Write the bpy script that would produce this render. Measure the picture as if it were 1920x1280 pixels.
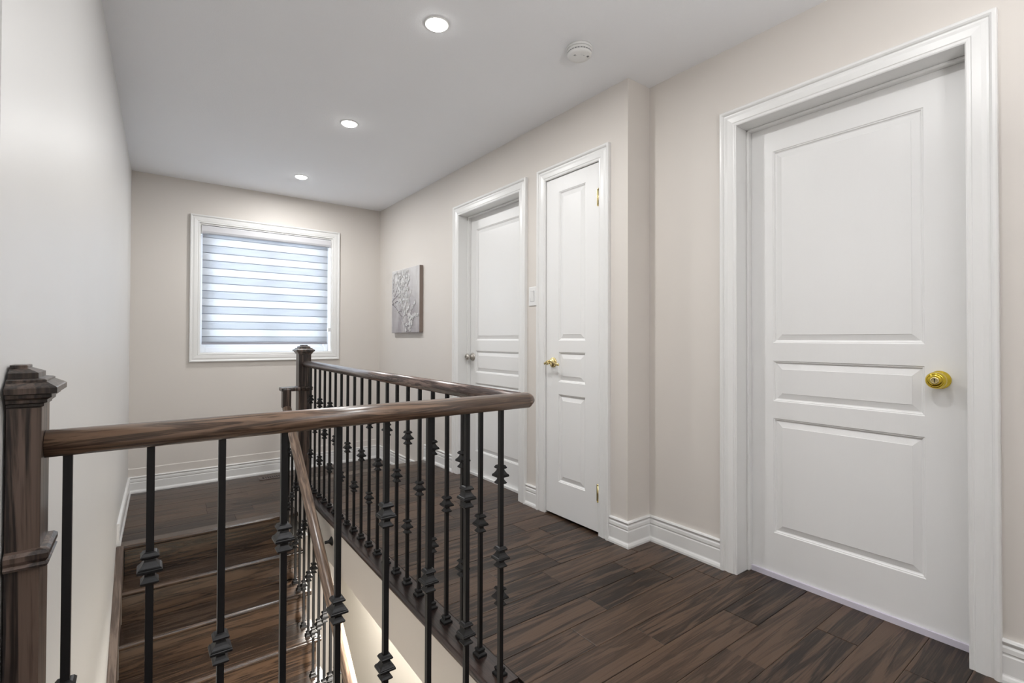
import bpy, bmesh, math, random
from mathutils import Matrix, Vector
random.seed(7)
S = bpy.context.scene
COL = S.collection
for o in list(bpy.data.objects): bpy.data.objects.remove(o)

# ------------------------------------------------------------------ camera
F_PX, YAW, PITCH, ROLL, CAM_H, CY = 918.318, .6424, .0114, .0031, 1.0645, 625.58
fw = Vector((math.sin(YAW)*math.cos(PITCH), math.cos(YAW)*math.cos(PITCH), math.sin(PITCH)))
r0 = Vector((math.cos(YAW), -math.sin(YAW), 0)); u0 = r0.cross(fw)
rt = math.cos(ROLL)*r0 + math.sin(ROLL)*u0
up = -math.sin(ROLL)*r0 + math.cos(ROLL)*u0
cam_d = bpy.data.cameras.new('camera'); cam = bpy.data.objects.new('camera', cam_d); COL.objects.link(cam)
cam.matrix_world = Matrix(((rt.x, up.x, -fw.x, 0), (rt.y, up.y, -fw.y, 0), (rt.z, up.z, -fw.z, CAM_H), (0, 0, 0, 1)))
cam_d.sensor_fit = 'HORIZONTAL'; cam_d.sensor_width = 36; cam_d.lens = F_PX/1920*36
cam_d.shift_y = -(640-CY)/1920
cam_d.clip_start = .02
S.camera = cam

# ------------------------------------------------------------------ world, lights, exposure
S.view_settings.view_transform = 'Standard'; S.view_settings.look = 'None'
S.view_settings.exposure = 0.06; S.view_settings.gamma = 1; S.view_settings.use_curve_mapping = False
w = bpy.data.worlds.new('sky'); S.world = w; w.use_nodes = True
bg = w.node_tree.nodes['Background']; bg.inputs[0].default_value = (.80, .90, 1.0, 1); bg.inputs[1].default_value = 12

CEIL = 2.4226
LAMP = [(1.033, 4.335), (1.016, 3.076), (.993, 1.875), (.98, .675), (.96, -.53), (.95, -1.73)]  # last two are unseen, added behind the camera for brightness
LAMP_W = [3.2, 2.2, 2.8, 1.7, .1, .4]
LAMP_COL = (1.0, .993, .98)
LOWER_FILL_W = 42
FILL_UPLIGHT_W = 50

def area(name, loc, rot, size, power, color=(1, 1, 1), shape='DISK', size_y=None):
    d = bpy.data.lights.new(name, 'AREA'); d.shape = shape; d.size = size
    if size_y: d.size_y = size_y
    d.energy = power; d.color = color
    o = bpy.data.objects.new(name, d); COL.objects.link(o); o.location = loc; o.rotation_euler = rot
    return o
# ------------------------------------------------------------------ materials
def new_mat(name):
    m = bpy.data.materials.new(name); m.use_nodes = True
    nt = m.node_tree; return m, nt, nt.nodes['Principled BSDF']
def N(nt, t, **k):
    n = nt.nodes.new(t)
    for a, b in k.items():
        if a in n.inputs: n.inputs[a].default_value = b
        else: setattr(n, a, b)
    return n
def paint(name, col, rough=.5, bump=.15, scale=90, var=.03, stretch=None, dist=.002):
    m, nt, p = new_mat(name)
    tc = N(nt, 'ShaderNodeTexCoord'); mp = N(nt, 'ShaderNodeMapping')
    if stretch: mp.inputs['Scale'].default_value = stretch
    nt.links.new(tc.outputs['Object'], mp.inputs[0])
    n = N(nt, 'ShaderNodeTexNoise'); n.inputs['Scale'].default_value = scale; n.inputs['Detail'].default_value = 4
    nt.links.new(mp.outputs[0], n.inputs['Vector'])
    n2 = N(nt, 'ShaderNodeTexNoise'); n2.inputs['Scale'].default_value = 1.7; n2.inputs['Detail'].default_value = 2
    nt.links.new(tc.outputs['Object'], n2.inputs['Vector'])
    r = N(nt, 'ShaderNodeValToRGB'); c = col
    r.color_ramp.elements[0].position = .3; r.color_ramp.elements[1].position = .7
    r.color_ramp.elements[0].color = (c[0]*(1-var), c[1]*(1-var), c[2]*(1-var), 1)
    r.color_ramp.elements[1].color = (min(1, c[0]*(1+var)), min(1, c[1]*(1+var)), min(1, c[2]*(1+var)), 1)
    nt.links.new(n2.outputs[0], r.inputs[0]); nt.links.new(r.outputs[0], p.inputs['Base Color'])
    b = N(nt, 'ShaderNodeBump'); b.inputs['Strength'].default_value = bump; b.inputs['Distance'].default_value = dist
    nt.links.new(n.outputs[0], b.inputs['Height']); nt.links.new(b.outputs[0], p.inputs['Normal'])
    p.inputs['Roughness'].default_value = rough
    return m
def wood(name, axis, dark, light, rough=.38, scale=1.0, tone=.35, bump=.25, coat=.15):
    m, nt, p = new_mat(name)
    tc = N(nt, 'ShaderNodeTexCoord'); oi = N(nt, 'ShaderNodeObjectInfo')
    mul = N(nt, 'ShaderNodeVectorMath', operation='SCALE'); comb = N(nt, 'ShaderNodeCombineXYZ')
    for i in range(3): nt.links.new(oi.outputs['Random'], comb.inputs[i])
    nt.links.new(comb.outputs[0], mul.inputs[0]); mul.inputs['Scale'].default_value = 23.7
    add = N(nt, 'ShaderNodeVectorMath', operation='ADD')
    nt.links.new(tc.outputs['Object'], add.inputs[0]); nt.links.new(mul.outputs[0], add.inputs[1])
    def mapped(a, b):
        mp = N(nt, 'ShaderNodeMapping'); s = [b, b, b]; s['xyz'.index(axis)] = a
        mp.inputs['Scale'].default_value = s; nt.links.new(add.outputs[0], mp.inputs[0]); return mp
    m1 = mapped(1.5*scale, 22*scale)         # broad figure
    n1 = N(nt, 'ShaderNodeTexNoise'); n1.inputs['Scale'].default_value = 1.0; n1.inputs['Detail'].default_value = 5; n1.inputs['Roughness'].default_value = .6; n1.inputs['Distortion'].default_value = 1.4
    nt.links.new(m1.outputs[0], n1.inputs['Vector'])
    m2 = mapped(6*scale, 260*scale)          # pores
    n2 = N(nt, 'ShaderNodeTexNoise'); n2.inputs['Scale'].default_value = 1.0; n2.inputs['Detail'].default_value = 3
    nt.links.new(m2.outputs[0], n2.inputs['Vector'])
    wv = N(nt, 'ShaderNodeMath', operation='MULTIPLY'); wv.inputs[1].default_value = 24
    nt.links.new(n1.outputs[0], wv.inputs[0])
    sn = N(nt, 'ShaderNodeMath', operation='SINE'); nt.links.new(wv.outputs[0], sn.inputs[0])
    a1 = N(nt, 'ShaderNodeMath', operation='MULTIPLY_ADD'); a1.inputs[1].default_value = .16; a1.inputs[2].default_value = .0
    nt.links.new(sn.outputs[0], a1.inputs[0])
    a2 = N(nt, 'ShaderNodeMath', operation='MULTIPLY_ADD'); a2.inputs[1].default_value = .75
    nt.links.new(n1.outputs[0], a2.inputs[0]); nt.links.new(a1.outputs[0], a2.inputs[2])
    a3 = N(nt, 'ShaderNodeMath', operation='MULTIPLY_ADD'); a3.inputs[1].default_value = .55
    nt.links.new(n2.outputs[0], a3.inputs[0]); nt.links.new(a2.outputs[0], a3.inputs[2])
    a4 = N(nt, 'ShaderNodeMath', operation='MULTIPLY_ADD'); a4.inputs[1].default_value = tone; 
    nt.links.new(oi.outputs['Random'], a4.inputs[0]); nt.links.new(a3.outputs[0], a4.inputs[2])
    r = N(nt, 'ShaderNodeValToRGB'); e = r.color_ramp.elements
    e[0].position = .44+tone*.28; e[0].color = (*dark, 1); e[1].position = .86+tone*.62; e[1].color = (*light, 1)
    nt.links.new(a4.outputs[0], r.inputs[0]); nt.links.new(r.outputs[0], p.inputs['Base Color'])
    b = N(nt, 'ShaderNodeBump'); b.inputs['Strength'].default_value = bump; b.inputs['Distance'].default_value = .0015
    nt.links.new(a3.outputs[0], b.inputs['Height']); nt.links.new(b.outputs[0], p.inputs['Normal'])
    p.inputs['Roughness'].default_value = rough; p.inputs['Coat Weight'].default_value = coat; p.inputs['Coat Roughness'].default_value = .25
    return m
def plain(name, col, rough=.4, metal=0., **k):
    m, nt, p = new_mat(name)
    n = N(nt, 'ShaderNodeTexNoise'); n.inputs['Scale'].default_value = 60
    tc = N(nt, 'ShaderNodeTexCoord'); nt.links.new(tc.outputs['Object'], n.inputs['Vector'])
    r = N(nt, 'ShaderNodeMapRange'); r.inputs['To Min'].default_value = rough*.85; r.inputs['To Max'].default_value = min(1, rough*1.15)
    nt.links.new(n.outputs[0], r.inputs[0]); nt.links.new(r.outputs[0], p.inputs['Roughness'])
    p.inputs['Base Color'].default_value = (*col, 1); p.inputs['Metallic'].default_value = metal
    for a, b in k.items(): p.inputs[a].default_value = b
    return m
def glow(name, col, s):
    m, nt, p = new_mat(name); p.inputs['Base Color'].default_value = (*col, 1)
    p.inputs['Emission Color'].default_value = (*col, 1); p.inputs['Emission Strength'].default_value = s; return m

WALL = (.715, .675, .632)
M = dict(
    wall=paint('greige_wall_paint', WALL, .55, .10, 220, .012, dist=.0008),
    leftwall=paint('satin_wall_paint', (.70, .695, .685), .42, .04, 220, .012, dist=.0008),
    ceiling=paint('white_ceiling_paint', (.93, .94, .965), .8, .5, 260, .01),
    trim=paint('white_trim_paint', (.82, .82, .81), .3, .05, 60, .008, dist=.0005),
    door=paint('white_door_paint', (.85, .85, .845), .36, .35, 26, .01, stretch=(9, 9, .55), dist=.0008),
    lower=paint('cream_wall_paint', (.70, .66, .59), .6, .1, 200, .01),
    plank=wood('dark_stained_plank', 'x', (.011, .0055, .0032), (.086, .051, .032), .33, 1.0, .34, .35, .0),
    nosing=wood('dark_stained_nosing', 'y', (.016, .009, .008), (.06, .036, .029), .3, 1.0, .0, .25, .3),
    tread=wood('dark_stained_tread', 'x', (.017, .0095, .006), (.080, .047, .028), .25, 1.0, .15, .25, .4),
    newel=wood('dark_stained_newel', 'z', (.012, .008, .007), (.125, .086, .068), .33, .8, .0, .4, .25),
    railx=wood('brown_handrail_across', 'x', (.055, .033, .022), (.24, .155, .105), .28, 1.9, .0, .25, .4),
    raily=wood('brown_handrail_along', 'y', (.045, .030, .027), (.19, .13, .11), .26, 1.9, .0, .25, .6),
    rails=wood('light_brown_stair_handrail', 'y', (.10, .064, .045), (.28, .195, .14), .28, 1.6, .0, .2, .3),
    skirt=wood('brown_skirt_board', 'y', (.08, .055, .042), (.20, .15, .12), .4, 1.0, .0, .2, .1),
    iron=plain('black_iron', (.012, .012, .013), .42, .3),
    brass=plain('polished_brass', (.74, .55, .07), .12, 1.0),
    brass2=plain('pale_brass', (.83, .70, .36), .18, 1.0),
    nickel=plain('satin_nickel', (.55, .52, .48), .3, 1.0),
    dark=plain('dark_slot', (.01, .01, .01), .6),
    plastic=plain('white_plastic', (.80, .80, .79), .35),
    greyplastic=plain('grey_plastic', (.25, .25, .26), .5),
    vinyl=plain('white_vinyl', (.85, .86, .88), .3),
    cassette=plain('grey_white_cassette', (.66, .66, .69), .45),
    sweep=plain('pale_lilac_strip', (.70, .67, .76), .5),  # even lilac for the strip below the near door
    vent=wood('wood_register', 'x', (.06, .04, .034), (.14, .10, .085), .4, 1.0, .0, .1, .1),
    lens=glow('lit_lens', (1, .99, .97), 14),
    lens_soft=glow('soft_lit_lens', (1, .97, .92), 2.5),
)

M['plank'].node_tree.nodes['Principled BSDF'].inputs['Specular IOR Level'].default_value = .38

# ------------------------------------------------------------------ mesh builders
class MB:
    def __init__(s): s.v = []; s.f = []; s.sm = []
    def add(s, vs, fs, smooth=False):
        b = len(s.v); s.v += [tuple(v) for v in vs]; s.f += [tuple(b+i for i in f) for f in fs]; s.sm += [smooth]*len(fs); return s
    def box(s, x0, x1, y0, y1, z0, z1):
        v = [(x, y, z) for z in (z0, z1) for y in (y0, y1) for x in (x0, x1)]
        return s.add(v, [(0, 2, 3, 1), (4, 5, 7, 6), (0, 1, 5, 4), (2, 6, 7, 3), (0, 4, 6, 2), (1, 3, 7, 5)])
    def prism(s, poly, z0, z1):            # poly: xy list
        n = len(poly); v = [(p[0], p[1], z0) for p in poly]+[(p[0], p[1], z1) for p in poly]
        return s.add(v, [tuple(range(n-1, -1, -1)), tuple(range(n, 2*n))]+[(i, (i+1) % n, n+(i+1) % n, n+i) for i in range(n)])
    def square_lathe(s, prof, cx=0, cy=0, cap=True):   # prof: (half, z)
        n = len(prof); v = []
        for h, z in prof: v += [(cx-h, cy-h, z), (cx+h, cy-h, z), (cx+h, cy+h, z), (cx-h, cy+h, z)]
        f = []
        for i in range(n-1):
            for k in range(4): f.append((4*i+k, 4*i+(k+1) % 4, 4*i+4+(k+1) % 4, 4*i+4+k))
        if cap: f += [(3, 2, 1, 0), (4*n-4, 4*n-3, 4*n-2, 4*n-1)]
        return s.add(v, f)
    def lathe(s, prof, M4=None, seg=32, smooth=True):   # prof (r, z) about z, then transformed
        M4 = M4 or Matrix(); v = []; n = len(prof)
        for r, z in prof:
            for k in range(seg):
                a = 2*math.pi*k/seg; v.append(M4 @ Vector((r*math.cos(a), r*math.sin(a), z)))
        f = [(seg*i+k, seg*i+(k+1) % seg, seg*(i+1)+(k+1) % seg, seg*(i+1)+k) for i in range(n-1) for k in range(seg)]
        s.add(v, f, smooth)
        b = len(s.v)-len(v)
        s.f.append(tuple(b+k for k in range(seg-1, -1, -1))); s.sm.append(False)
        s.f.append(tuple(b+seg*(n-1)+k for k in range(seg))); s.sm.append(False)
        return s
    def sweep(s, path, prof, up=Vector((0, 0, 1)), closed_prof=True, smooth=False, caps=True, closed=False, side=1):
        # path: 3D points; prof: (a,b): a along side vector, b along 'up'; mitred corners.
        P = [Vector(p) for p in path]; n = len(P); m = len(prof); rings = []
        for i in range(n):
            if closed: d0 = (P[i]-P[i-1]).normalized(); d1 = (P[(i+1) % n]-P[i]).normalized()
            else:
                d0 = (P[i]-P[i-1]).normalized() if i > 0 else None; d1 = (P[i+1]-P[i]).normalized() if i < n-1 else None
                d0 = d0 or d1; d1 = d1 or d0
            s0 = d0.cross(up).normalized()*side; s1 = d1.cross(up).normalized()*side
            bis = (s0+s1); k = bis.length
            bis = bis.normalized(); bis = bis/max(.2, bis.dot(s0))
            upv = up
            if abs(d0.dot(up)) > 1e-4 or abs(d1.dot(up)) > 1e-4:
                sd = s0; u_0 = sd.cross(d0)*side; u_1 = sd.cross(d1)*side
                ub = (u_0+u_1).normalized(); upv = ub/max(.2, ub.dot(u_0)); bis = s0
            rings.append([P[i]+bis*a+upv*b for a, b in prof])
        v = [q for r in rings for q in r]; f = []
        for i in range(n if closed else n-1):
            j = (i+1) % n
            for k in range(m if closed_prof else m-1):
                l = (k+1) % m; f.append((m*i+k, m*i+l, m*j+l, m*j+k))
        s.add(v, f, smooth)
        if caps and not closed and closed_prof:
            b = len(s.v)-len(v); s.f += [tuple(b+k for k in range(m-1, -1, -1)), tuple(b+m*(n-1)+k for k in range(m))]; s.sm += [False, False]
        return s
    def mesh(s, name):
        me = bpy.data.meshes.new(name); me.from_pydata(s.v, [], s.f); me.polygons.foreach_set('use_smooth', s.sm)
        bm = bmesh.new(); bm.from_mesh(me); bmesh.ops.recalc_face_normals(bm, faces=bm.faces); bm.to_mesh(me); bm.free()
        return me
def link(name, data, mat=None, parent=None, loc=(0, 0, 0), rot=(0, 0, 0), bevel=0, seg=2):
    if isinstance(data, MB): data = data.mesh(name)
    if data is not None and mat is not None and not data.materials: data.materials.append(M[mat] if isinstance(mat, str) else mat)
    o = bpy.data.objects.new(name, data); COL.objects.link(o); o.location = loc; o.rotation_euler = rot
    if parent: o.parent = parent
    if bevel:
        b = o.modifiers.new('bevel', 'BEVEL'); b.width = bevel; b.segments = seg; b.limit_method = 'ANGLE'; b.angle_limit = .6
    return o
def tag(o, label=None, cat=None, group=None, kind=None):
    if label: o['label'] = label
    if cat: o['category'] = cat
    if group: o['group'] = group
    if kind: o['kind'] = kind
    return o
def struct(o, label, cat=None): return tag(o, label, cat, kind='structure')
def empty(name, loc=(0, 0, 0), rot=0):
    o = bpy.data.objects.new(name, None); COL.objects.link(o); o.location = loc; o.rotation_euler = (0, 0, rot); o.empty_display_size = .1; return o

# ------------------------------------------------------------------ room dimensions (metres)
XA, XB, YBUMP, YB = 1.991, 2.167, 1.664, 5.0099      # bumped-out wall, set-back wall, corner, window wall
STEP = .1875; ZL = -STEP                                # landing one riser down
YREAR = -2.3; XHALL = -.95; YJOG = 1.09; ZLOW = -STEP*15
def xl(y): return -.184+(y-1.13)*.0212                   # left wall face
def xh(y): return .893+.0145*y                           # line of the long guard railing
YR = 1.17                                               # line of the short guard railing
YN1, RUN = 3.76, .222                                   # landing nosing, stair run
YFAR = 3.945                                            # far edge of the hall floor

# ---- walls
# right wall: solid with door niches
def rect_wall_with_holes(mb, face_x, back_x, y0, y1, z0, z1, holes, depth):
    ys = sorted({y0, y1, *[h[0] for h in holes], *[h[1] for h in holes]})
    for a, b in zip(ys, ys[1:]):
        hole = next((h for h in holes if h[0] <= a+1e-6 and h[1] >= b-1e-6), None)
        if hole: mb.box(face_x, back_x, a, b, hole[3], z1); mb.box(depth, back_x, a, b, hole[2]-.016, hole[3]); 
        else: mb.box(face_x, back_x, a, b, z0, z1)
        if hole: mb.box(face_x, back_x, a, b, z0, hole[2]-.016)
D1 = (.392, 1.173); D3 = (1.857, 2.303); D2 = (2.572, 3.358); DH = 2.045
wr = MB()
rect_wall_with_holes(wr, XB, 2.75, YREAR, YBUMP, -.25, CEIL, [(D1[0]-.02, D1[1]+.02, 0, DH+.02)], 2.60)
rect_wall_with_holes(wr, XA, 2.75, YBUMP, YB, -.45, CEIL, [(D3[0]-.02, D3[1]+.02, 0, DH+.02), (D2[0]-.02, D2[1]+.02, 0, DH+.02)], 2.45)
wall_right = struct(link('wall_right', wr, 'wall'), 'greige right wall with three white doors and a bumped out corner', 'wall')
# window wall
WX0, WX1, WZ0, WZ1 = .366, 1.494, .929, 2.066
wb = MB(); T = .22
wb.box(-.35, WX0, YB, YB+T, ZLOW, CEIL).box(WX1, 2.75, YB, YB+T, ZLOW, CEIL).box(WX0, WX1, YB, YB+T, ZLOW, WZ0).box(WX0, WX1, YB, YB+T, WZ1, CEIL)
wall_back = struct(link('wall_back', wb, 'wall'), 'greige end wall around the window with the blind', 'wall')
# left wall (slightly out of square) and its jog behind the near newel
wl = MB()
wl.prism([(xl(YJOG), YJOG), (xl(YB), YB), (-.36, YB), (-.36, YJOG)], ZLOW, CEIL)
wl.box(XHALL-.15, -.36, YJOG, YJOG+.15, -.25, CEIL)
wall_left = struct(link('wall_left', wl, 'leftwall'), 'pale satin wall on the left of the stairs', 'wall')
wall_left2 = struct(link('wall_hall', MB().box(XHALL-.15, XHALL, YREAR, YJOG, -.25, CEIL), 'wall'), 'greige wall of the hall beside the camera', 'wall')
wall_rear = struct(link('wall_rear', MB().box(XHALL-.15, 2.75, YREAR-.15, YREAR, -.25, CEIL), 'wall'), 'greige wall behind the camera closing the hall', 'wall')
ceiling = struct(link('ceiling', MB().box(XHALL-.15, 2.75, YREAR-.15, YB+T, CEIL, CEIL+.12), 'ceiling'), 'white ceiling with recessed lights over the hall and stairs', 'ceiling')
# patched strip over the landing baseboard
tr = MB(); tr.sweep([(xl(YB)+.0, YB, 0), (XA, YB, 0)], [(0, -.06), (.004, -.06), (.004, .006), (0, .012)], side=1)
struct(link('trim_1', tr, 'wall'), 'wall coloured strip above the baseboard under the window', 'trim')

# lower storey seen through the stairwell
lw = MB(); lw.box(1.55, 1.7, -.6, YB, ZLOW, -.252)
struct(link('wall_lower', lw, 'lower'), 'cream wall of the lower storey seen below the hall floor', 'wall')
struct(link('wall_lower_end', MB().box(-.36, 2.0, -.75, -.6, ZLOW, -.252), 'lower'), 'cream lower storey end wall under the hall', 'wall')
struct(link('wall_lower_left', MB().box(-.5, -.36, -.75, YJOG, ZLOW, -.252), 'lower'), 'cream lower storey wall on the left', 'wall')
struct(link('floor_lower', MB().box(-.5, 2.0, -.75, YB, ZLOW-.1, ZLOW), 'tread'), 'dark floor of the lower storey', 'floor')

# ---- floor: slab with the hall level, one step down to the landing, then planks
PT = .012
fl = MB()
xe = lambda y: xh(y)-.042
fl.prism([(XHALL, YREAR), (2.2, YREAR), (2.2, YBUMP), (2.2, YFAR-.03), (xe(YFAR), YFAR-.03), (xe(1.22), 1.205), (xl(1.09)-.01, 1.205), (XHALL, YJOG)], -.25, -PT-.003)
fl.prism([(xl(3.8), YN1+.03), (xe(3.8), YN1+.03), (xe(3.8), YFAR-.03), (2.2, YFAR-.03), (2.2, YB), (xl(YB), YB)], ZL-.24, ZL-PT-.003)
floor = struct(link('floor', fl, 'dark'), 'dark stained wooden plank floor of hall and landing', 'floor')
def plank(x0, x1, y0, y1, z, poly=None):
    g = .0007; 
    if poly: cx = sum(p[0] for p in poly)/len(poly); cy = sum(p[1] for p in poly)/len(poly)
    else: cx, cy = (x0+x1)/2, (y0+y1)/2; poly = [(x0+g, y0+g), (x1-g, y0+g), (x1-g, y1-g), (x0+g, y1-g)]
    mb = MB(); b = .0018; zt = z-random.random()*.0006
    pin = []
    n = len(poly)
    for (px, py) in poly: pin.append((px+(b if px < cx else -b), py+(b if py < cy else -b)))
    v = [(p[0]-cx, p[1]-cy, -PT) for p in poly]+[(p[0]-cx, p[1]-cy, -b*.5) for p in poly]+[(p[0]-cx, p[1]-cy, 0) for p in pin]
    f = [tuple(range(n-1, -1, -1)), tuple(range(2*n, 3*n))]+[(k*n+i, k*n+(i+1) % n, (k+1)*n+(i+1) % n, (k+1)*n+i) for k in (0, 1) for i in range(n)]
    mb.add(v, f)
    return link('plank', mb, 'plank', floor, (cx, cy, zt))
PW = .135; Y0 = 1.192
fixed = {0: [1.265, 2.05], -1: [1.462], -2: [1.84], -3: [1.62, .92], 1: [1.47, 1.90], 2: [1.805], 3: [1.466], 4: [1.265, 1.59], 5: [1.59], 6: [1.787], -4: [1.30, 2.0]}
k = -26
while True:
    y0 = Y0+k*PW; y1 = y0+PW
    if y0 > YFAR-.1: break
    y0 = max(y0, YREAR); 
    if y1 > YFAR-.105: y1 = YFAR-.1
    left = xh((y0+y1)/2)+.041 if y0 > YR-.06 else XHALL
    if y0 < YJOG and y0 > YR-.2: left = xl(1.1)
    right = (XB if y0 < YBUMP-.01 else XA)-.001
    if y0 < YBUMP-.01 and y1 > YBUMP: right = XB-.001
    if k in fixed: xs = [left, *[x for x in fixed[k] if x > left+.05], right]
    else:
        xs = [left]; x = left+random.uniform(.15, .8)
        while x < right-.12: xs.append(x); x += random.uniform(.45, 1.1)
        xs.append(right)
    if k in fixed and left < 0: xs = [left, .1, *[x for x in fixed[k]], right]
    for i, (a, b) in enumerate(zip(xs, xs[1:])):
        if b-a < .03: continue
        if y1-y0 < .02: continue
        if y0 < YBUMP < y1 and b > XA:          # piece notched round the bump-out corner
            if a < XA: plank(a, XA, y0, y1, 0); plank(XA, b, y0, YBUMP, 0)
            else: plank(a, b, y0, YBUMP, 0)
            continue
        if i == 0 and y0 > YR-.06:
            g = .0007
            plank(a, b, y0, y1, 0, [(xh(y0)+.041+g, y0+g), (b-g, y0+g), (b-g, y1-g), (xh(y1)+.041+g, y1-g)])
        else:
            poly = None
            if i == len(xs)-2:
                for (o0, o1), xd in ((D1, 2.31), (D3, 2.04), (D2, 2.14)):
                    lo, hi = max(y0, o0+.001), min(y1, o1-.001)
                    if hi-lo > .01:
                        g = .0007; poly = [(a+g, y0+g), (b-g, y0+g)]
                        if lo > y0+.003: poly.append((b-g, lo))
                        else: lo = y0+g; poly.pop()
                        poly += [(xd, lo)]
                        if hi > y1-.003: poly += [(xd, y1-g)]
                        else: poly += [(xd, hi), (b-g, hi), (b-g, y1-g)]
                        poly.append((a+g, y1-g))
            plank(a, b, y0, y1, 0, poly)
    k += 1
# landing planks
k = 0; y0 = YN1+.09
while y0 < YB-.01:
    y1 = min(y0+PW, YB-.001)
    right = xe(3.8)+.01 if y1 < YFAR-.02 else XA-.001
    xs = [xl(y0)+.001]; x = xs[0]+random.uniform(.25, .8)
    while x < right-.15: xs.append(x); x += random.uniform(.45, 1.0)
    xs.append(right)
    for a, b in zip(xs, xs[1:]): plank(a, b, y0, y1, ZL)
    y0 = y1
# nosing boards (rounded front edge)
def nose_prof(wd, t=.028):      # a = outward over the edge, b up
    r = t/2; p = [(-wd, -.014), (-wd, 0)]
    for i in range(9):
        a = math.pi/2-math.pi*i/8; p.append((-r+r*math.cos(a), -r+r*math.sin(a)))
    p.append((-.02, -t)); p.append((-.02, -.014)); return p
nb = MB(); nb.sweep([(xh(YR-.04)-.064+0, YR+.062, 0), (xh(YFAR)-.064, YFAR, 0)], nose_prof(.104), side=-1)
nos = link('nosing', nb, 'nosing', floor); 
nb = MB(); nb.sweep([(xl(1.2), YR+.062, 0), (xh(YR)-.065, YR+.062, 0)], nose_prof(.104), side=-1); link('nosing', nb, 'tread', floor)
nb = MB(); nb.sweep([(xh(YFAR)-.064, YFAR, 0), (XA-.001, YFAR, 0)], nose_prof(.104), side=-1); link('nosing', nb, 'tread', floor)
link('riser', MB().box(xe(3.94)+.002, XA-.001, YFAR-.03, YFAR-.018, ZL, -.028), 'trim', floor)
nb = MB(); nb.sweep([(xe(3.8), YN1, ZL), (xl(3.8)+.001, YN1, ZL)], nose_prof(.09), side=-1); link('nosing', nb, 'tread', floor)
# drywall face of the hall slab over the stairwell
sf = MB(); sf.prism([(xe(1.22)-.001, 1.206), (xe(YFAR)-.001, YFAR-.03), (xe(YFAR)-.013, YFAR-.03), (xe(1.22)-.013, 1.206)], -.252, -.0285)
struct(link('wall_stairwell', sf, 'wall'), 'greige painted slab edge under the long railing beside the stairs', 'wall')
struct(link('wall_stairwell_near', MB().box(xl(1.2)+.002, xe(1.22)-.015, 1.206, 1.218, -.252, -.0285), 'wall'), 'greige painted slab edge under the short railing', 'wall')

# ------------------------------------------------------------------ staircase
stair = tag(empty('staircase', (.37, YN1, ZLOW)), 'dark stained wooden staircase descending from the landing along the left wall', 'staircase')
sx, sy, sz = stair.location
def st(name, mb, mat, **k):
    mb.v = [(v[0]-sx, v[1]-sy, v[2]-sz) for v in mb.v]; return link(name, mb, mat, stair, **k)
XTR = .874
for n in range(1, 16):
    yn = YN1-RUN*(n-1); z = -STEP*n; left = xl(yn)+.040; right = XTR
    if n > 1 and n < 15:
        t = MB(); t.sweep([(right, yn, z), (left, yn, z)], nose_prof(RUN+.03), side=-1); st('tread', t, 'tread')
    if n < 15: st('riser', MB().box(left, right-.025, yn+.022, yn+.036, z-STEP+.001, z-.0285), 'tread')
sk = MB()
def zline(y): return ZL-(YN1-y)*STEP/RUN
ya, yb = YN1+.0, YN1-RUN*13
for (t0, t1) in ((.001, .036),):
    P = [(ya, ZL-.0145), (ya-.02, zline(ya-.02)+.028), (yb, zline(yb)+.028), (yb, zline(yb)-.30), (ya, ZL-.33)]
    v = [(xl(y)+t0, y, z) for y, z in P]+[(xl(y)+t1, y, z) for y, z in P]; n = len(P)
    sk.add(v, [tuple(range(n-1, -1, -1)), tuple(range(n, 2*n))]+[(i, (i+1) % n, n+(i+1) % n, n+i) for i in range(n)])
SS = math.atan(STEP/RUN); Ms = Matrix.Rotation(-SS, 4, 'X')
sk.v = [tuple(Ms @ Vector((v[0]-sx, v[1]-sy, v[2]-sz))) for v in sk.v]; link('skirt_board', sk, 'skirt', stair, (0, 0, 0), (SS, 0, 0))
# open side: cut stringer under the treads
P = []
for n in range(1, 14):
    yn = YN1-RUN*(n-1); P += [(yn+.036, -STEP*n-.03), (yn+.036-.0, -STEP*(n+1)-.03)]
P += [(YN1-RUN*13+.036, -STEP*14-.25), (YN1+.036, -STEP-.42)]
cs = MB(); n = len(P); v = [(XTR-.05, y, z) for y, z in P]+[(XTR-.027, y, z) for y, z in P]
cs.add(v, [tuple(range(n-1, -1, -1)), tuple(range(n, 2*n))]+[(i, (i+1) % n, n+(i+1) % n, n+i) for i in range(n)])
st('stringer', cs, 'skirt')

# ------------------------------------------------------------------ trim: casings and baseboards
CAS = [(0, 0), (0, .012), (.004, .0145), (.010, .0125), (.014, .0125), (.017, .0150), (.040, .0170), (.052, .0140), (.058, .0145), (.061, .0200), (.066, .0235), (.073, .0235), (.077, .0200), (.077, 0)]
def casing_door(y0, y1, zt, x, parent, name='casing'):
    mb = MB(); o = .004
    # path goes up one side, across, down; profile a = away from the opening, b = into the room (-x)
    path = [(x, y0+o-o, 0.0), (x, y0, zt), (x, y1, zt), (x, y1, 0.0)]
    mb.sweep(path, [(a, b) for a, b in CAS], up=Vector((-1, 0, 0)), side=1)
    return link(name, mb, 'trim', parent)
BB = [(0, 0), (.020, 0), (.020, .010), (.017, .019), (.0135, .024), (.0125, .028), (.0125, .082), (.0105, .086), (.0105, .090), (.013, .094), (.0125, .108), (.009, .114), (.009, .119), (.013, .122), (.015, .127), (.012, .133), (0, .133)]
def base(name, path, z, label, side=1, ):
    mb = MB(); mb.sweep([(p[0], p[1], z) for p in path], BB, side=side)
    return struct(link(name, mb, 'trim'), label, 'baseboard')
E_ = .0
base('baseboard_right', [(XB, YREAR), (XB, D1[0]-.077)], 0, 'white moulded baseboard right of the large near door', -1)
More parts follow.
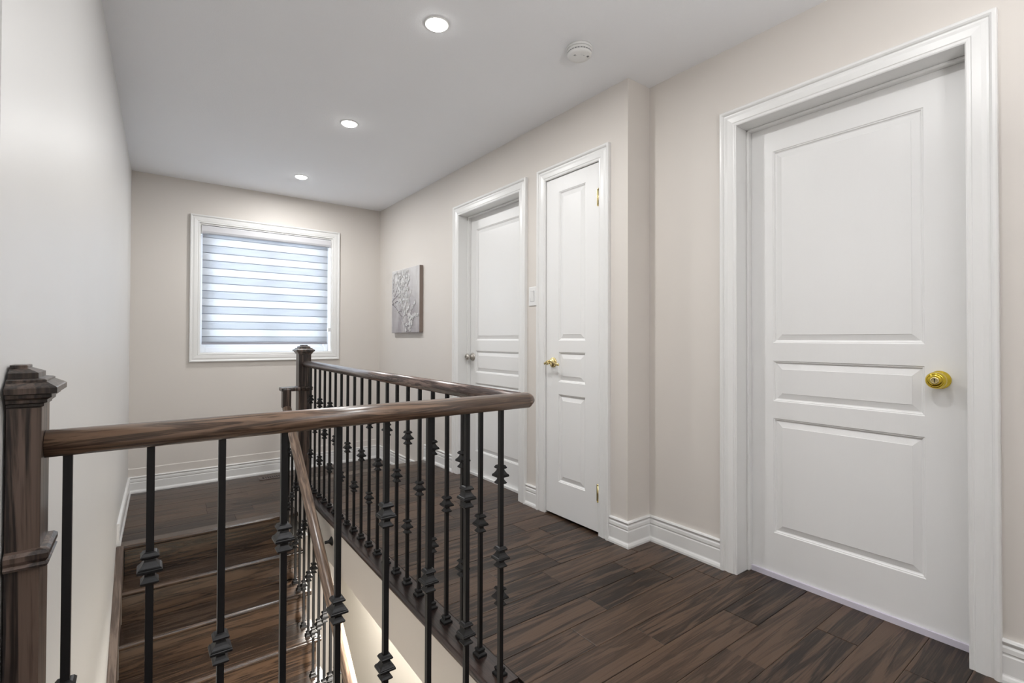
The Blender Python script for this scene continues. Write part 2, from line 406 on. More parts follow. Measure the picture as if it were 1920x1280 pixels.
base('baseboard_corner', [(XB, D1[1]+.077), (XB, YBUMP), (XA, YBUMP), (XA, D3[0]-.0555)], 0, 'white moulded baseboard stepping round the wall corner between two doors', -1)
base('baseboard_between', [(XA, D3[1]+.076), (XA, D2[0]-.0575)], 0, 'short white baseboard piece between the narrow door and the far door', -1)
base('baseboard_hall_end', [(XA, D2[1]+.077), (XA, YFAR-.001)], 0, 'white baseboard left of the far door ending at the step', -1)
base('baseboard_landing', [(XA, YFAR+.001), (XA, YB), (xl(YB), YB), (xl(YN1+.03), YN1+.03)], ZL, 'white moulded baseboard around the landing under the window', -1)
base('baseboard_rear', [(xl(YJOG)-.002, YJOG), (XHALL, YJOG), (XHALL, YREAR), (XB, YREAR)], 0, 'white moulded baseboard of the hall behind the camera', -1)

# ------------------------------------------------------------------ doors
def panel_mesh(wd, ht):
    rings = [(0, 0), (.003, .003), (.006, .0035), (.009, .0085), (.013, .010), (.036, .0035), (.0375, .002)]
    mb = MB(); v = []; f = []
    for i, (a, d) in enumerate(rings):
        v += [(d, a, a), (d, wd-a, a), (d, wd-a, ht-a), (d, a, ht-a)]
    for i in range(len(rings)-1):
        for k in range(4): f.append((4*i+k, 4*i+(k+1) % 4, 4*i+4+(k+1) % 4, 4*i+4+k))
    b = 4*(len(rings)-1); f.append((b, b+1, b+2, b+3))
    mb.add(v, f); return mb
def door(num, y0, y1, face_wall, leaf_x, panels, zt, zb, label, leaf_gap=.003, jamb_depth=.12, stop=True, pinset=None):
    root = struct(empty('door_%d' % num, (face_wall, (y0+y1)/2, 0)), label, 'door')
    ox, oy = root.location[0], root.location[1]
    def part(name, mb, mat, parent=root, **k):
        mb.v = [(v[0]-ox, v[1]-oy, v[2]) for v in mb.v]; return link(name, mb, mat, parent, **k)
    # casing
    mb = MB(); g = .004
    mb.sweep([(face_wall, y1+g-.004, 0.0), (face_wall, y1, DH), (face_wall, y0, DH), (face_wall, y0, 0.0)], CAS, up=Vector((-1, 0, 0)), side=CSIDE)
    part('casing', mb, 'trim')
    # jamb
    jx0, jx1 = face_wall-.002, face_wall+jamb_depth+.05
    jb = MB(); jb.box(jx0, jx1, y0-.018, y0, 0, DH).box(jx0, jx1, y1, y1+.018, 0, DH).box(jx0, jx1, y0-.018, y1+.018, DH, DH+.018)
    part('jamb', jb, 'trim', bevel=.0015)
    if stop:
        sb = MB(); a, b = leaf_x-.030, leaf_x-.001
        sb.box(a, b, y0, y0+.011, 0, DH).box(a, b, y1-.011, y1, 0, DH).box(a, b, y0, y1, DH-.011, DH)
        part('door_stop', sb, 'trim', bevel=.003)
    else:
        sb = MB(); a, b = leaf_x+.038, leaf_x+.05
        sb.box(a, b, y0, y0+.012, 0, DH).box(a, b, y1-.012, y1, 0, DH).box(a, b, y0, y1, DH-.012, DH); part('door_stop', sb, 'trim')
    # leaf: stiles and rails around the moulded panels
    py0, py1, rows = panels
    a, b = y0+leaf_gap, y1-leaf_gap; th = .035
    lf = MB(); lf.box(leaf_x, leaf_x+th, a, py0, zb, zt).box(leaf_x, leaf_x+th, py1, b, zb, zt)
    zs = [zb]+[q for r in rows for q in r]+[zt]
    for i in range(0, len(zs), 2): lf.box(leaf_x, leaf_x+th, py0, py1, zs[i], zs[i+1])
    for r in rows: lf.box(leaf_x+.012, leaf_x+th, py0, py1, r[0], r[1])
    leaf = part('door_leaf', lf, 'door')
    for r in rows:
        pm = panel_mesh(py1-py0, r[1]-r[0]); pm.v = [(v[0]+leaf_x, v[1]+py0, v[2]+r[0]) for v in pm.v]
        part('panel', pm, 'door', leaf)
    return root, leaf, part
CSIDE = -1
d1, leaf1, part1 = door(1, *D1, XB, 2.272, (.528, 1.066, [(.200, .714), (.790, .972), (1.052, 1.920)]), DH-.004, .024,
    'large near white panelled door on the right with a polished brass knob')
d2, leaf2, part2 = door(2, *D2, XA, 2.092, (2.66, 3.275, [(.185, .722), (.803, .975), (1.055, 1.935)]), DH-.004, .016,
    'far white panelled door with a satin nickel knob next to the canvas picture')
d3, leaf3, part3 = door(3, *D3, XA, 1.988, (1.966, 2.190, [(.213, .737), (.810, .990), (1.058, 1.955)]), DH-.004, .014,
    'narrow white closet door with a brass lever between the other doors', stop=False)
def sub(part, name, mb, mat, parent, **k): return part(name, mb, mat, parent, **k)
def RX(x, y, z):      # local z axis pointing into the room (-x)
    return Matrix.Translation((x, y, z)) @ Matrix(((0, 0, -1, 0), (1, 0, 0, 0), (0, 1, 0, 0), (0, 0, 0, 1)))
# brass knob with key cylinder
kb = MB(); kb.lathe([(.0325, 0), (.0325, .003), (.030, .008), (.016, .012), (.0125, .018), (.0125, .026), (.020, .030), (.0275, .037), (.0300, .046), (.0290, .055), (.0255, .062), (.021, .0655), (.0205, .0645), (.0195, .0655), (.0135, .0665)], RX(2.272, .486, .925), 48)
knob = part1('door_knob', kb, 'brass', leaf1); tag(knob, 'polished brass knob with a keyhole')
kc = MB(); kc.lathe([(.0125, .066), (.0125, .068), (.0085, .0685), (.0080, .0680)], RX(2.272, .486, .925), 32); part1('key_cylinder', kc, 'brass2', leaf1)
kc = MB().box(2.272-.0692, 2.272-.068, .4852, .4868, .9185, .9315); kc.lathe([(.0022, .0684), (.0022, .0692)], RX(2.272, .486, .9285), 12); part1('keyhole', kc, 'dark', leaf1)
part1('door_sweep', MB().box(2.262, 2.300, D1[0]+.003, D1[1]-.003, .0, .0235), 'sweep');  # pale lilac strip filling the gap below the near door
part2('threshold', MB().box(2.072, 2.130, D2[0]+.003, D2[1]-.003, .0, .0155), 'trim')
# nickel knob
kb = MB(); kb.lathe([(.0325, 0), (.0325, .004), (.029, .009), (.014, .013), (.011, .020), (.011, .030), (.017, .034), (.0235, .042), (.0255, .051), (.0235, .060), (.017, .066), (.009, .068), (.008, .066)], RX(2.092, 3.315, .925), 40)
tag(part2('door_knob', kb, 'nickel', leaf2), 'satin nickel knob')
kb = MB(); kb.lathe([(.004, .0662), (.004, .0672)], RX(2.092, 3.315, .925), 16); part2('lock_button', kb, 'dark', leaf2)
# brass lever (wave shape)
lv = MB(); lv.lathe([(.031, 0), (.031, .004), (.027, .008), (.024, .007), (.021, .010), (.012, .013), (.010, .040), (.013, .044), (.013, .052), (.009, .056)], RX(1.988, 2.236, .925), 40)
pts = []
for i in range(19):
    t = i/18; y = 2.236+.028-t*.118; z = .925+.010*math.sin(t*2*math.pi*.95-.9)+.001; pts.append((1.988-.048+.010*t*t, y, z))
circ = [(.0052*math.cos(2*math.pi*k/12)*(1), .0075*math.sin(2*math.pi*k/12)) for k in range(12)]
lv.sweep(pts, circ, up=Vector((0, 0, 1)), smooth=True)
tag(part3('door_lever', lv, 'brass2', leaf3), 'pale brass wave lever handle')
for z in (1.845, .228):
    h = MB(); h.lathe([(.0055, -.044), (.0055, .044)], Matrix.Translation((1.980, 1.860, z)), 16)
    h.lathe([(.0035, -.050), (.0065, -.0475), (.0065, -.0435)], Matrix.Translation((1.980, 1.860, z)), 16); h.lathe([(.0065, .0435), (.0065, .0475), (.0035, .050)], Matrix.Translation((1.980, 1.860, z)), 16)
    h.box(1.983, 1.9875, 1.861, 1.874, z-.044, z+.044)
    tag(part3('hinge', h, 'brass2'), 'brass butt hinge')

# ------------------------------------------------------------------ window and zebra blind
win = struct(empty('window_1', ((WX0+WX1)/2, YB, WZ0)), 'white framed window in the end wall over the landing', 'window')
ox, oy, oz = win.location
def wp(name, mb, mat, parent=win, **k):
    mb.v = [(v[0]-ox, v[1]-oy, v[2]-oz) for v in mb.v]; return link(name, mb, mat, parent, **k)
mb = MB(); mb.sweep([(WX0, YB, WZ0), (WX0, YB, WZ1), (WX1, YB, WZ1), (WX1, YB, WZ0)], [(a*.068/.077, b) for a, b in CAS], up=Vector((0, -1, 0)), side=-1, closed=True)
wp('casing', mb, 'trim')
mb = MB(); t = .012; a, b = YB-.002, YB+.13
mb.box(WX0, WX0+t, a, b, WZ0, WZ1).box(WX1-t, WX1, a, b, WZ0, WZ1).box(WX0+t, WX1-t, a, b, WZ0, WZ0+t).box(WX0+t, WX1-t, a, b, WZ1-t, WZ1)
wp('window_jamb', mb, 'trim')
mb = MB(); a, b = YB+.09, YB+.15; t = .045; x0, x1, z0, z1 = WX0+.012, WX1-.012, WZ0+.012, WZ1-.012
mb.box(x0, x0+t, a, b, z0, z1).box(x1-t, x1, a, b, z0, z1).box(x0+t, x1-t, a, b, z0, z0+t).box(x0+t, x1-t, a, b, z1-t, z1)
wp('window_frame', mb, 'vinyl', bevel=.003)
xm = (WX0+WX1)/2+.02
for (p0, p1, dy) in ((x0+t, xm+.02, .10), (xm-.02, x1-t, .122)):
    mb = MB(); a, b = YB+dy, YB+dy+.02; q = .035; r0_, r1_ = z0+t, z1-t
    mb.box(p0, p0+q, a, b, r0_, r1_).box(p1-q, p1, a, b, r0_, r1_).box(p0+q, p1-q, a, b, r0_, r0_+q).box(p0+q, p1-q, a, b, r1_-q, r1_)
    s_ = wp('sash', mb, 'vinyl')
    gm = bpy.data.materials.get('window_glass')
    if not gm:
        gm, nt, p = new_mat('window_glass'); nt.nodes.remove(p); out = nt.nodes['Material Output']
        tr_ = N(nt, 'ShaderNodeBsdfTransparent'); gl = N(nt, 'ShaderNodeBsdfGlossy'); gl.inputs['Roughness'].default_value = .02
        mx = N(nt, 'ShaderNodeMixShader'); mx.inputs[0].default_value = .06
        nt.links.new(tr_.outputs[0], mx.inputs[1]); nt.links.new(gl.outputs[0], mx.inputs[2]); nt.links.new(mx.outputs[0], out.inputs[0])
        M['glass'] = gm
    wp('pane', MB().box(p0+q, p1-q, a+.007, a+.012, r0_+q, r1_-q), 'glass', s_)

def fabric(name, col, trans, sheer):
    m, nt, p = new_mat(name); nt.nodes.remove(p); out = nt.nodes['Material Output']
    d = N(nt, 'ShaderNodeBsdfDiffuse'); d.inputs[0].default_value = (*col, 1)
    t = N(nt, 'ShaderNodeBsdfTranslucent'); t.inputs[0].default_value = (*trans, 1)
    tc = N(nt, 'ShaderNodeTexCoord'); wv = N(nt, 'ShaderNodeTexNoise'); mp = N(nt, 'ShaderNodeMapping'); mp.inputs['Scale'].default_value = (4, 1, 900)
    nt.links.new(tc.outputs['Object'], mp.inputs[0]); nt.links.new(mp.outputs[0], wv.inputs['Vector']); wv.inputs['Scale'].default_value = 1
    b = N(nt, 'ShaderNodeBump'); b.inputs['Strength'].default_value = .3; b.inputs['Distance'].default_value = .0005
    nt.links.new(wv.outputs[0], b.inputs['Height']); nt.links.new(b.outputs[0], d.inputs['Normal'])
    mx = N(nt, 'ShaderNodeMixShader'); mx.inputs[0].default_value = .5
    nt.links.new(d.outputs[0], mx.inputs[1]); nt.links.new(t.outputs[0], mx.inputs[2])
    tr_ = N(nt, 'ShaderNodeBsdfTransparent'); m2 = N(nt, 'ShaderNodeMixShader'); m2.inputs[0].default_value = sheer
    nt.links.new(mx.outputs[0], m2.inputs[1]); nt.links.new(tr_.outputs[0], m2.inputs[2]); nt.links.new(m2.outputs[0], out.inputs[0])
    return m
M['band'] = fabric('blind_opaque_band', (.50, .50, .52), (.51, .53, .555), .0)
M['sheer'] = fabric('blind_sheer_band', (.55, .55, .56), (.60, .61, .625), .02)
M['seam'] = fabric('blind_band_seam', (.32, .34, .37), (.30, .32, .36), .0)
blind = tag(empty('roller_blind', ((WX0+WX1)/2, YB+.03, WZ0)), 'white zebra roller blind drawn almost down in the window', 'blind')
bx, by, bz = blind.location
def bp_(name, mb, mat, **k):
    mb.v = [(v[0]-bx, v[1]-by, v[2]-bz) for v in mb.v]; return link(name, mb, mat, blind, **k)
cx0, cx1 = WX0+.014, WX1-.014; ct = WZ1-.016
cs = MB(); pr = [(YB+.075, ct), (YB+.075, ct-.07), (YB+.02, ct-.072), (YB+.002, ct-.066), (YB-.006, ct-.05), (YB-.006, ct-.012), (YB, ct)]
n = len(pr); cs.add([(cx0+.004, y, z) for y, z in pr]+[(cx1-.004, y, z) for y, z in pr], [tuple(range(n-1, -1, -1)), tuple(range(n, 2*n))]+[(i, (i+1) % n, n+(i+1) % n, n+i) for i in range(n)])
bp_('cassette', cs, 'cassette', bevel=.003)
for a in (cx0, cx1-.004): bp_('end_cap', MB().box(a, a+.004, YB-.008, YB+.077, ct-.074, ct+.001), 'plastic')
fx0, fx1 = WX0+.026, WX1-.036; ztop = ct-.070; zbot = 1.030
pitch = .134; z = ztop; kk = 0; first = True
zz = [ztop, ztop-.030]
while zz[-1]-pitch/2 > zbot+.02: zz.append(zz[-1]-pitch/2)
zz.append(zbot)
for i, (a, b) in enumerate(zip(zz, zz[1:])):
    m = 'band' if i % 2 == 0 else 'sheer'
    bp_('fabric_band', MB().box(fx0, fx1, YB+.0345, YB+.0355, b+.0055, a), m)
    bp_('band_seam', MB().box(fx0, fx1, YB+.0335, YB+.0360, b, b+.0055), 'seam')
br = MB(); br.lathe([(.010, 0), (.010, fx1-fx0)], Matrix.Translation((fx0, YB+.035, zbot-.009)) @ Matrix.Rotation(math.pi/2, 4, 'Y'), 16)
bp_('bottom_bar', br, plain('grey_bottom_bar', (.38, .38, .43), .4))
cd = MB(); xx = WX1-.024
for dy in (.028, .044): cd.lathe([(.0018, 0), (.0018, ct-.07-1.17)], Matrix.Translation((xx, YB+dy, 1.17)), 8)
bp_('bead_chain', cd, 'plastic'); bp_('chain_tensioner', MB().box(xx-.006, xx+.010, YB+.018, YB+.052, 1.135, 1.175), 'plastic', bevel=.003)

# ------------------------------------------------------------------ newels
NEWCAP = [(.0425, .949), (.0455, .951), (.0455, .955), (.0500, .957), (.0500, .962), (.0560, .966), (.0560, .971), (.0635, .973), (.0635, .982), (.0615, .984), (.0490, .9915), (.0490, .9945), (.0460, .996), (.0375, .9975), (.0375, 1.006), (.0355, 1.007), (.0220, 1.0135), (.0220, 1.018), (.020, 1.019)]
def newel(loc, zb, half_cut=None, label=''):
    root = tag(empty('newel_post', (loc[0], loc[1], zb)), label, 'newel post')
    def pc(name, prof):
        mb = MB(); mb.square_lathe([(h, z-zb) for h, z in prof]); me = mb.mesh(name)
        if half_cut is not None:
            bm = bmesh.new(); bm.from_mesh(me)
            bmesh.ops.bisect_plane(bm, geom=bm.verts[:]+bm.edges[:]+bm.faces[:], plane_co=(half_cut, 0, 0), plane_no=(1, 0, 0), clear_inner=True)
            bmesh.ops.holes_fill(bm, edges=[e for e in bm.edges if e.is_boundary]); bmesh.ops.recalc_face_normals(bm, faces=bm.faces); bm.to_mesh(me); bm.free()
        return link(name, me, 'newel', root)
    pc('post', [(.0425, zb), (.0425, .948)])
    pc('cap', [(.0425, .948)]+NEWCAP)
    pc('collar', [(.0428, .683), (.0505, .685), (.0545, .690), (.0505, .694), (.0545, .700), (.0545, .708), (.0500, .713), (.0428, .715)])
    return root
n1 = newel((-.1805, 1.172), -.02, half_cut=.0005, label='dark wooden half newel post against the left wall in the foreground')
n2 = newel((.940, 3.832), -.002, label='dark wooden newel post with square cap in front of the window')

# ------------------------------------------------------------------ balusters
KN = [(.0066, -.0300), (.0128, -.0300), (.0146, -.0272), (.0146, -.0255), (.0112, -.0215), (.0082, -.0165), (.0080, -.0120), (.0110, -.0100), (.0172, -.0082), (.0200, -.0062), (.0200, -.0022), (.0186, -.0010), (.0186, .0008), (.0160, .0022), (.0125, .0070), (.0098, .0118), (.0086, .0162), (.0130, .0185), (.0148, .0205), (.0148, .0232), (.0135, .0245), (.0112, .0285), (.0080, .0300), (.0066, .0300)]
SHOE = [(.0175, 0), (.0175, .0070), (.0160, .0090), (.0118, .0125), (.0112, .0160), (.0130, .0185), (.0130, .0235), (.0100, .0270), (.0064, .0280)]
kn_me = MB().square_lathe(KN).mesh('knuckle'); kn_me.materials.append(M['iron'])
sh_me = MB().square_lathe(SHOE).mesh('shoe'); sh_me.materials.append(M['iron'])
bars = {}
def bar_mesh(L):
    key = round(L, 3)
    if key not in bars:
        me = MB().box(-.0064, .0064, -.0064, .0064, 0, L).mesh('baluster'); me.materials.append(M['iron']); bars[key] = me
    return bars[key]
def baluster(root, x, y, z, L, knuckles, shoe=True):
    l = root.location
    b = link('baluster', bar_mesh(L), None, root, (x-l[0], y-l[1], z-l[2]))
    for h in knuckles: link('knuckle', kn_me, None, b, (0, 0, h), (0, 0, 0))
    if shoe: link('shoe', sh_me, None, b)
    return b
def rail_prof(w=.030, h=.045, n=8):
    # flat bottomed bread-loaf handrail; b measured from underside
    p = [(-.016, 0), (.016, 0), (.0205, .004)]
    for i in range(17):
        a = -math.pi*.12+math.pi*1.24*i/16
        p.append((w*math.cos(a)*1.0, .021+(.024)*math.sin(a) if math.sin(a) > 0 else .021+.018*math.sin(a)))
    p.append((-.0205, .004)); return p
RP = rail_prof(); RB = .859
# long guard railing along the hall
g1 = tag(empty('guard_railing', (xh(2.5), 2.5, 0)), 'long guard railing with brown handrail and black balusters running to the window newel', 'railing')
mb = MB(); l = g1.location
mb.sweep([(xh(YR)-l[0], YR+.0-l[1], RB), (xh(3.79)-l[0], 3.79-l[1], RB)], RP, smooth=True); link('handrail', mb, 'raily', g1)
for k in range(21):
    y = 1.277+.1188*k; kn = [.247+.003, .635] if k % 2 == 0 else [.444]
    if y < 3.77: baluster(g1, xh(y), y, 0, RB+.004, kn)
# short guard railing in the foreground
g2 = tag(empty('guard_railing', (.38, YR, 0)), 'short foreground guard railing with brown handrail from the left wall newel', 'railing')
mb = MB(); l = g2.location; XEND = .925
prof = RP; path = [(-.137-l[0], 0, RB), (XEND-l[0], 0, RB)]
mb.sweep(path, prof, smooth=True)
# rounded end: half revolve of the profile about its centre line
ring0 = []; cxp = XEND-l[0]; segs = 10; vv = []; half = [p for p in prof if p[0] >= -1e-6]
half = [(0, 0)]+half+[(0, .045)] if half[0][0] > 0 else half
half = sorted(set(half), key=lambda p: (math.atan2(p[1]-.021, p[0])))
for i in range(segs+1):
    a = -math.pi/2+math.pi*i/segs
    for (r, z) in half: vv.append((cxp+r*math.cos(a), r*math.sin(a), RB+z))
m_ = len(half); mb.add(vv, [(m_*i+k, m_*i+k+1, m_*(i+1)+k+1, m_*(i+1)+k) for i in range(segs) for k in range(m_-1)], True)
link('handrail', mb, 'railx', g2)
for k in range(-1, 8):
    x = .0105+.1185*k; kn = [.432] if k % 2 else [.253, .628]
    if k >= 6: x -= .002*(k-5)
    baluster(g2, x, YR, 0, RB+.004, kn)
# stair railing
g3 = tag(empty('stair_railing', (.815, 3.0, -.75)), 'sloping stair railing with lighter brown handrail below the long railing', 'railing')
l = g3.location; XS = .806
def cz(y): return .415-.850*(3.55-y)
mb = MB(); rot = [(a, b-.0225) for a, b in RP]
SL = math.atan(.85); LEN = (3.735-1.05)/math.cos(SL)
mb.sweep([(0, 0, 0), (0, LEN, 0)], rot, smooth=True)
link('handrail', mb, 'rails', g3, (XS-l[0], 1.05-l[1], cz(1.05)-l[2]), (SL, 0, 0))
gn = MB(); gn.prism([(XS-.028-l[0], 3.725-l[1]), (XS+.028-l[0], 3.725-l[1]), (XS+.028-l[0], 3.785-l[1]), (XS-.028-l[0], 3.785-l[1])], cz(3.74)-.005-l[2], .708-l[2])
gn.box(XS-.034-l[0], .897-l[0], 3.730-l[1], 3.835-l[1], .690-l[2], .716-l[2])
link('gooseneck', gn, 'newel', g3, bevel=.006)
for n in range(2, 13):
    yn = YN1-RUN*(n-1); z = -STEP*n
    for off, kn in ((.180, [.262, .640]), (.068, [.360])):
        y = yn+off
        if y > 3.71: y = 3.71
        L = cz(y)-.024-z+.006
        baluster(g3, .815, y, z, L, [h for h in kn if h < L-.05])
for y in (2.92, 1.9):
    zz_ = cz(y)-.055 if y > 2.5 else cz(y)-.05
    if y > 2.5:
        bk = MB(); xw = xe(y)-.0135; Mx = Matrix.Translation((xw-l[0], y-l[1], -.112-l[2])) @ Matrix.Rotation(-math.pi/2, 4, 'Y')
        bk.lathe([(.026, 0), (.026, .003), (.020, .008), (.0105, .016), (.0085, .024), (.0085, .040)], Mx, 24)
        link('wall_bracket', bk, 'iron', g3)

# ------------------------------------------------------------------ downlights, smoke alarm
names = ['recessed round ceiling light farthest away, above the landing', 'middle recessed round ceiling light, above the long railing', 'nearest visible recessed round ceiling light, beside the smoke alarm',
         'recessed round ceiling light just overhead of the near door', 'first added recessed fill light, unseen behind the camera', 'second added recessed fill light, unseen behind the camera']
for (x, y), lab, pw in zip(LAMP, names, LAMP_W):
    r = tag(empty('ceiling_light', (x, y, CEIL)), lab, 'light', 'round recessed lights along the ceiling')
    rg = MB(); rg.lathe([(.054, 0), (.054, -.003), (.052, -.0045), (.047, -.005), (.045, -.003)], None, 48); link('trim_ring', rg, 'plastic', r)
    le = MB(); le.lathe([(.044, -.002), (.043, -.008), (.036, -.0125), (.020, -.0155), (.004, -.0162)], None, 48); link('lens', le, 'lens', r)
    lo = area('lamp', (0, 0, -.022), (0, 0, 0), .085, pw*4.2, LAMP_COL); lo.parent = r
sd = tag(empty('smoke_alarm', (1.607, 1.630, CEIL)), 'round white smoke alarm on the ceiling near the wall corner', 'smoke alarm')
b = MB(); b.lathe([(.060, 0), (.060, -.010), (.058, -.012)], None, 48); link('base', b, 'plastic', sd)
b = MB(); b.lathe([(.0555, -.012), (.0555, -.014), (.059, -.015), (.0585, -.024), (.055, -.0245), (.055, -.029), (.0575, -.030), (.0555, -.037), (.048, -.043), (.030, -.046), (.005, -.047)], None, 48); link('body', b, 'plastic', sd)
b = MB()
for i in range(26):
    a = 2*math.pi*i/26; c, s_ = math.cos(a), math.sin(a); Mz = Matrix.Rotation(a, 4, 'Z')
    mm = MB().box(.0535, .0563, -.0045, .0045, -.0288, -.0248); b.add([Mz @ Vector(v) for v in mm.v], mm.f)
link('vent_slots', b, 'greyplastic', sd)
b = MB()
for (px, py) in ((-.034, -.006), (-.002, -.027), (.020, -.034)):
    for i in range(3):
        for j in range(3): b.box(px+i*.0035-.0012, px+i*.0035+.0012, py+j*.0035-.0012, py+j*.0035+.0012, -.0462, -.0435)
link('sounder_holes', b, 'greyplastic', sd)
b = MB(); b.lathe([(.008, -.044), (.008, -.0475), (.006, -.048)], Matrix.Translation((-.010, -.030, .0015)), 20); link('test_button', b, 'plastic', sd)

# ------------------------------------------------------------------ light switch
sw = tag(empty('light_switch', (XA, 2.436, 1.341)), 'white rocker light switch on the wall between two doors', 'light switch')
b = MB().box(-.006, 0, -.0385, .0385, -.061, .061); link('switch_plate', b, 'plastic', sw, bevel=.003)
b = MB(); b.add([(-.0065, -.0165, -.033), (-.0065, .0165, -.033), (-.0065, .0165, .033), (-.0065, -.0165, .033), (-.0065, -.0145, -.031), (-.0065, .0145, -.031), (-.0115, .0145, .031), (-.0115, -.0145, .031), (-.003, -.0165, -.033), (-.003, .0165, -.033), (-.003, .0165, .033), (-.003, -.0165, .033)],
    [(0, 1, 5, 4), (1, 2, 6, 5), (2, 3, 7, 6), (3, 0, 4, 7), (4, 5, 6, 7), (0, 1, 9, 8), (1, 2, 10, 9), (2, 3, 11, 10), (3, 0, 8, 11)])
link('rocker', b, 'plastic', sw)
b = MB().box(-.0064, -.005, -.0185, .0185, -.035, -.0335).box(-.0064, -.005, -.0185, .0185, .0335, .035).box(-.0064, -.005, -.0185, -.017, -.035, .035).box(-.0064, -.005, .017, .0185, -.035, .035); link('rocker_frame', b, 'greyplastic', sw)

# ------------------------------------------------------------------ canvas picture
CW = .605; cv = tag(empty('canvas_picture', (XA, 4.297, 1.427)), 'square grey canvas picture of white blossom branches on the wall', 'picture')
m, nt, p = new_mat('canvas_print')
tc = N(nt, 'ShaderNodeTexCoord'); n1_ = N(nt, 'ShaderNodeTexNoise'); n1_.inputs['Scale'].default_value = 7; n1_.inputs['Detail'].default_value = 6
mp = N(nt, 'ShaderNodeMapping'); mp.inputs['Scale'].default_value = (1, 1.6, .6); nt.links.new(tc.outputs['Object'], mp.inputs[0]); nt.links.new(mp.outputs[0], n1_.inputs['Vector'])
sp = N(nt, 'ShaderNodeSeparateXYZ'); nt.links.new(tc.outputs['Object'], sp.inputs[0])
ma = N(nt, 'ShaderNodeMath', operation='MULTIPLY_ADD'); ma.inputs[1].default_value = .9; nt.links.new(sp.outputs['Z'], ma.inputs[0]); nt.links.new(n1_.outputs[0], ma.inputs[2])
r = N(nt, 'ShaderNodeValToRGB'); r.color_ramp.elements[0].position = .2; r.color_ramp.elements[0].color = (.34, .315, .33, 1); r.color_ramp.elements[1].position = .72; r.color_ramp.elements[1].color = (.62, .605, .60, 1)
nt.links.new(ma.outputs[0], r.inputs[0]); nt.links.new(r.outputs[0], p.inputs['Base Color']); p.inputs['Roughness'].default_value = .7
M['canvas'] = m
M['canvas_edge'] = paint('canvas_edge_print', (.21, .165, .14), .7, .2, 40, .25)
h = CW/2; TH = .038
link('canvas', MB().box(-TH, -.002, -h, h, -h, h), 'canvas', cv, bevel=.003)
b = MB().box(-TH+.003, -.0025, -h-.0012, -h+.002, -h+.001, h-.001); link('canvas_side', b, 'canvas_edge', cv)
M['ink'] = plain('dark_branch_print', (.11, .095, .11), .7); M['petal'] = plain('white_blossom_print', (.74, .73, .72), .7)
bm_ = MB(); pm_ = MB(); rnd = random.Random(3)
def stroke(p0, p1, w0, w1):
    (a, b_), (c, d) = p0, p1; L = math.hypot(c-a, d-b_) or 1; nx, ny = -(d-b_)/L, (c-a)/L; X = -TH-.0006
    bm_.add([(X, a+nx*w0, b_+ny*w0), (X, a-nx*w0, b_-ny*w0), (X, c-nx*w1, d-ny*w1), (X, c+nx*w1, d+ny*w1)], [(0, 1, 2, 3)])
def grow(p, ang, L, wd, depth):
    n = 5; q = p
    for i in range(n):
        ang += rnd.uniform(-.35, .35); s2 = (q[0]+math.cos(ang)*L/n, q[1]+math.sin(ang)*L/n)
        if abs(s2[0]) > h-.01 or abs(s2[1]) > h-.01: return
        stroke(q, s2, wd*(1-i/n*.5), wd*(1-(i+1)/n*.5)); q = s2
        if rnd.random() < .75: blossoms.append(q)
        if depth and rnd.random() < .6: grow(q, ang+rnd.choice((-1, 1))*rnd.uniform(.5, 1.1), L*.6, wd*.6, depth-1)
    for _ in range(2): blossoms.append((q[0]+rnd.uniform(-.015, .015), q[1]+rnd.uniform(-.015, .015)))
blossoms = []
# left side of the picture as seen = +y
grow((h-.012, -.03), math.pi-.2, .30, .0045, 2); grow((h-.012, .0), math.pi*.72, .34, .004, 2); grow((h-.012, -.02), math.pi*1.12, .42, .0035, 2); grow((h-.02, .08), math.pi*.62, .2, .003, 2); grow((h-.05, .02), math.pi*.85, .38, .0035, 2)
for i, (a, c) in enumerate(blossoms):
    r_ = rnd.uniform(.007, .014)
    for k in range(5):
        t_ = 2*math.pi*k/5+rnd.random(); yy, zz2 = a+math.cos(t_)*r_*.75, c+math.sin(t_)*r_*.75
        if abs(yy) > h-.012 or abs(zz2) > h-.012: continue
        X = -TH-.0010-.00002*i
        pm_.add([(X, yy+math.cos(2*math.pi*j/7)*r_*.55, zz2+math.sin(2*math.pi*j/7)*r_*.55) for j in range(7)], [tuple(range(7))])
link('painted_branches', bm_, 'ink', cv); link('painted_blossoms', pm_, 'petal', cv)

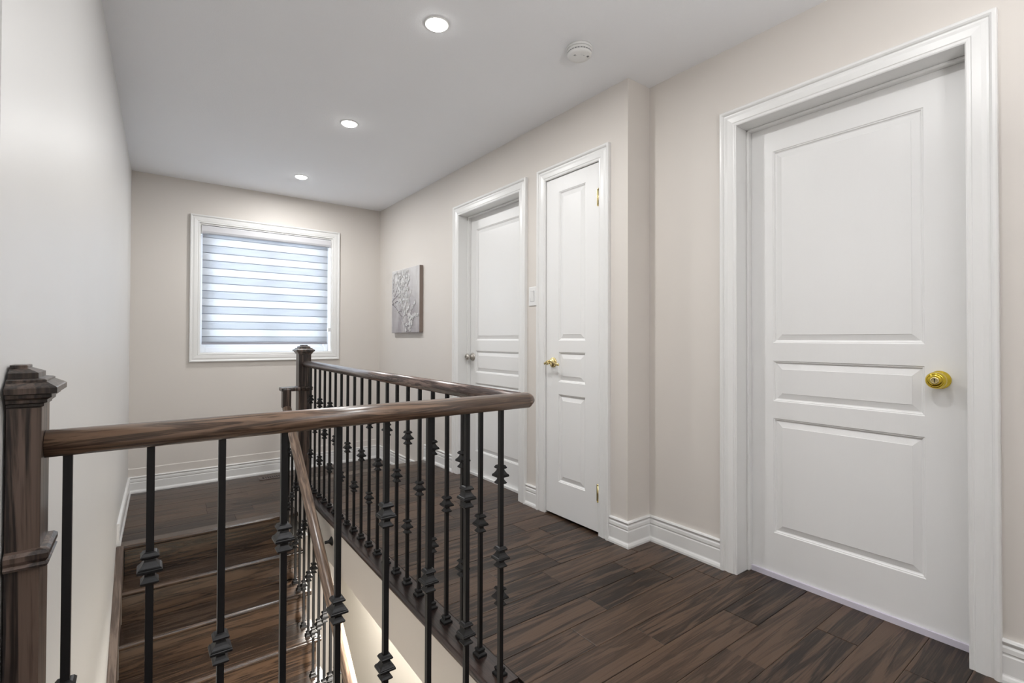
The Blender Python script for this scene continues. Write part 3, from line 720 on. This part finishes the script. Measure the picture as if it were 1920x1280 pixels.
# ------------------------------------------------------------------ floor register
vt = tag(empty('floor_register', (.960, 4.853, ZL)), 'small brown slotted floor register by the landing baseboard', 'vent')
VW, VD = .28, .105
b = MB().box(-VW/2, VW/2, -VD/2, -.030, .0006, .004).box(-VW/2, VW/2, .030, VD/2, .0006, .004).box(-VW/2, -VW/2+.03, -.03, .03, .0006, .004).box(VW/2-.03, VW/2, -.03, .03, .0006, .004)
link('frame', b, 'vent', vt, bevel=.0015)
link('duct_opening', MB().box(-VW/2+.03, VW/2-.03, -.03, .03, .0003, .0010), 'dark', vt)
b = MB(); nsl = 12; wv_ = (VW-.06)/nsl
for i in range(1, nsl): x = -VW/2+.03+i*wv_; b.box(x-.0045, x+.0045, -.03, .03, .0012, .0038)
link('louvres', b, 'vent', vt)

# ------------------------------------------------------------------ added lower storey lights, out of view, brightening the cream wall
for (x, y), lab in (((1.15, 1.0), 'added lower storey fill light under the near end of the hall'), ((1.15, 2.4), 'added lower storey fill light under the middle of the hall'), ((1.15, 3.8), 'added lower storey fill light under the far end of the hall')):
    r = tag(empty('ceiling_light', (x, y, -.252)), lab, 'light', 'added lower storey fill lights')
    rg = MB(); rg.lathe([(.17, 0), (.17, -.010), (.16, -.014), (.150, -.012)], None, 40); link('trim_ring', rg, 'plastic', r)
    le = MB(); le.lathe([(.150, -.010), (.12, -.020), (.05, -.026), (.005, -.027)], None, 40); link('lens', le, 'lens_soft', r)
    lo = area('lamp', (0, 0, -.03), (0, 0, 0), .30, LOWER_FILL_W, (1, .95, .87)); lo.parent = r

# ------------------------------------------------------------------ added fill uplighter, unseen behind the camera, to brighten the ceiling
fl_ = tag(empty('fill_uplighter', (.72, -.62, 0)), 'added uplighter fill lamp, unseen in the hall behind the camera', 'lamp')
b = MB(); b.lathe([(.13, 0), (.13, .012), (.12, .018), (.02, .024), (.012, .04)], None, 40); link('base', b, 'iron', fl_)
b = MB(); b.lathe([(.011, .03), (.011, 1.42)], None, 16); link('pole', b, 'iron', fl_)
b = MB(); b.lathe([(.012, 1.40), (.05, 1.42), (.12, 1.47), (.17, 1.53), (.168, 1.53), (.118, 1.475), (.05, 1.43), (.01, 1.425)], None, 40); link('bowl_shade', b, 'plastic', fl_)
lo = area('fill_bulb', (0, 0, 1.50), (math.pi, 0, 0), .30, FILL_UPLIGHT_W, (1, .99, .98)); lo.parent = fl_
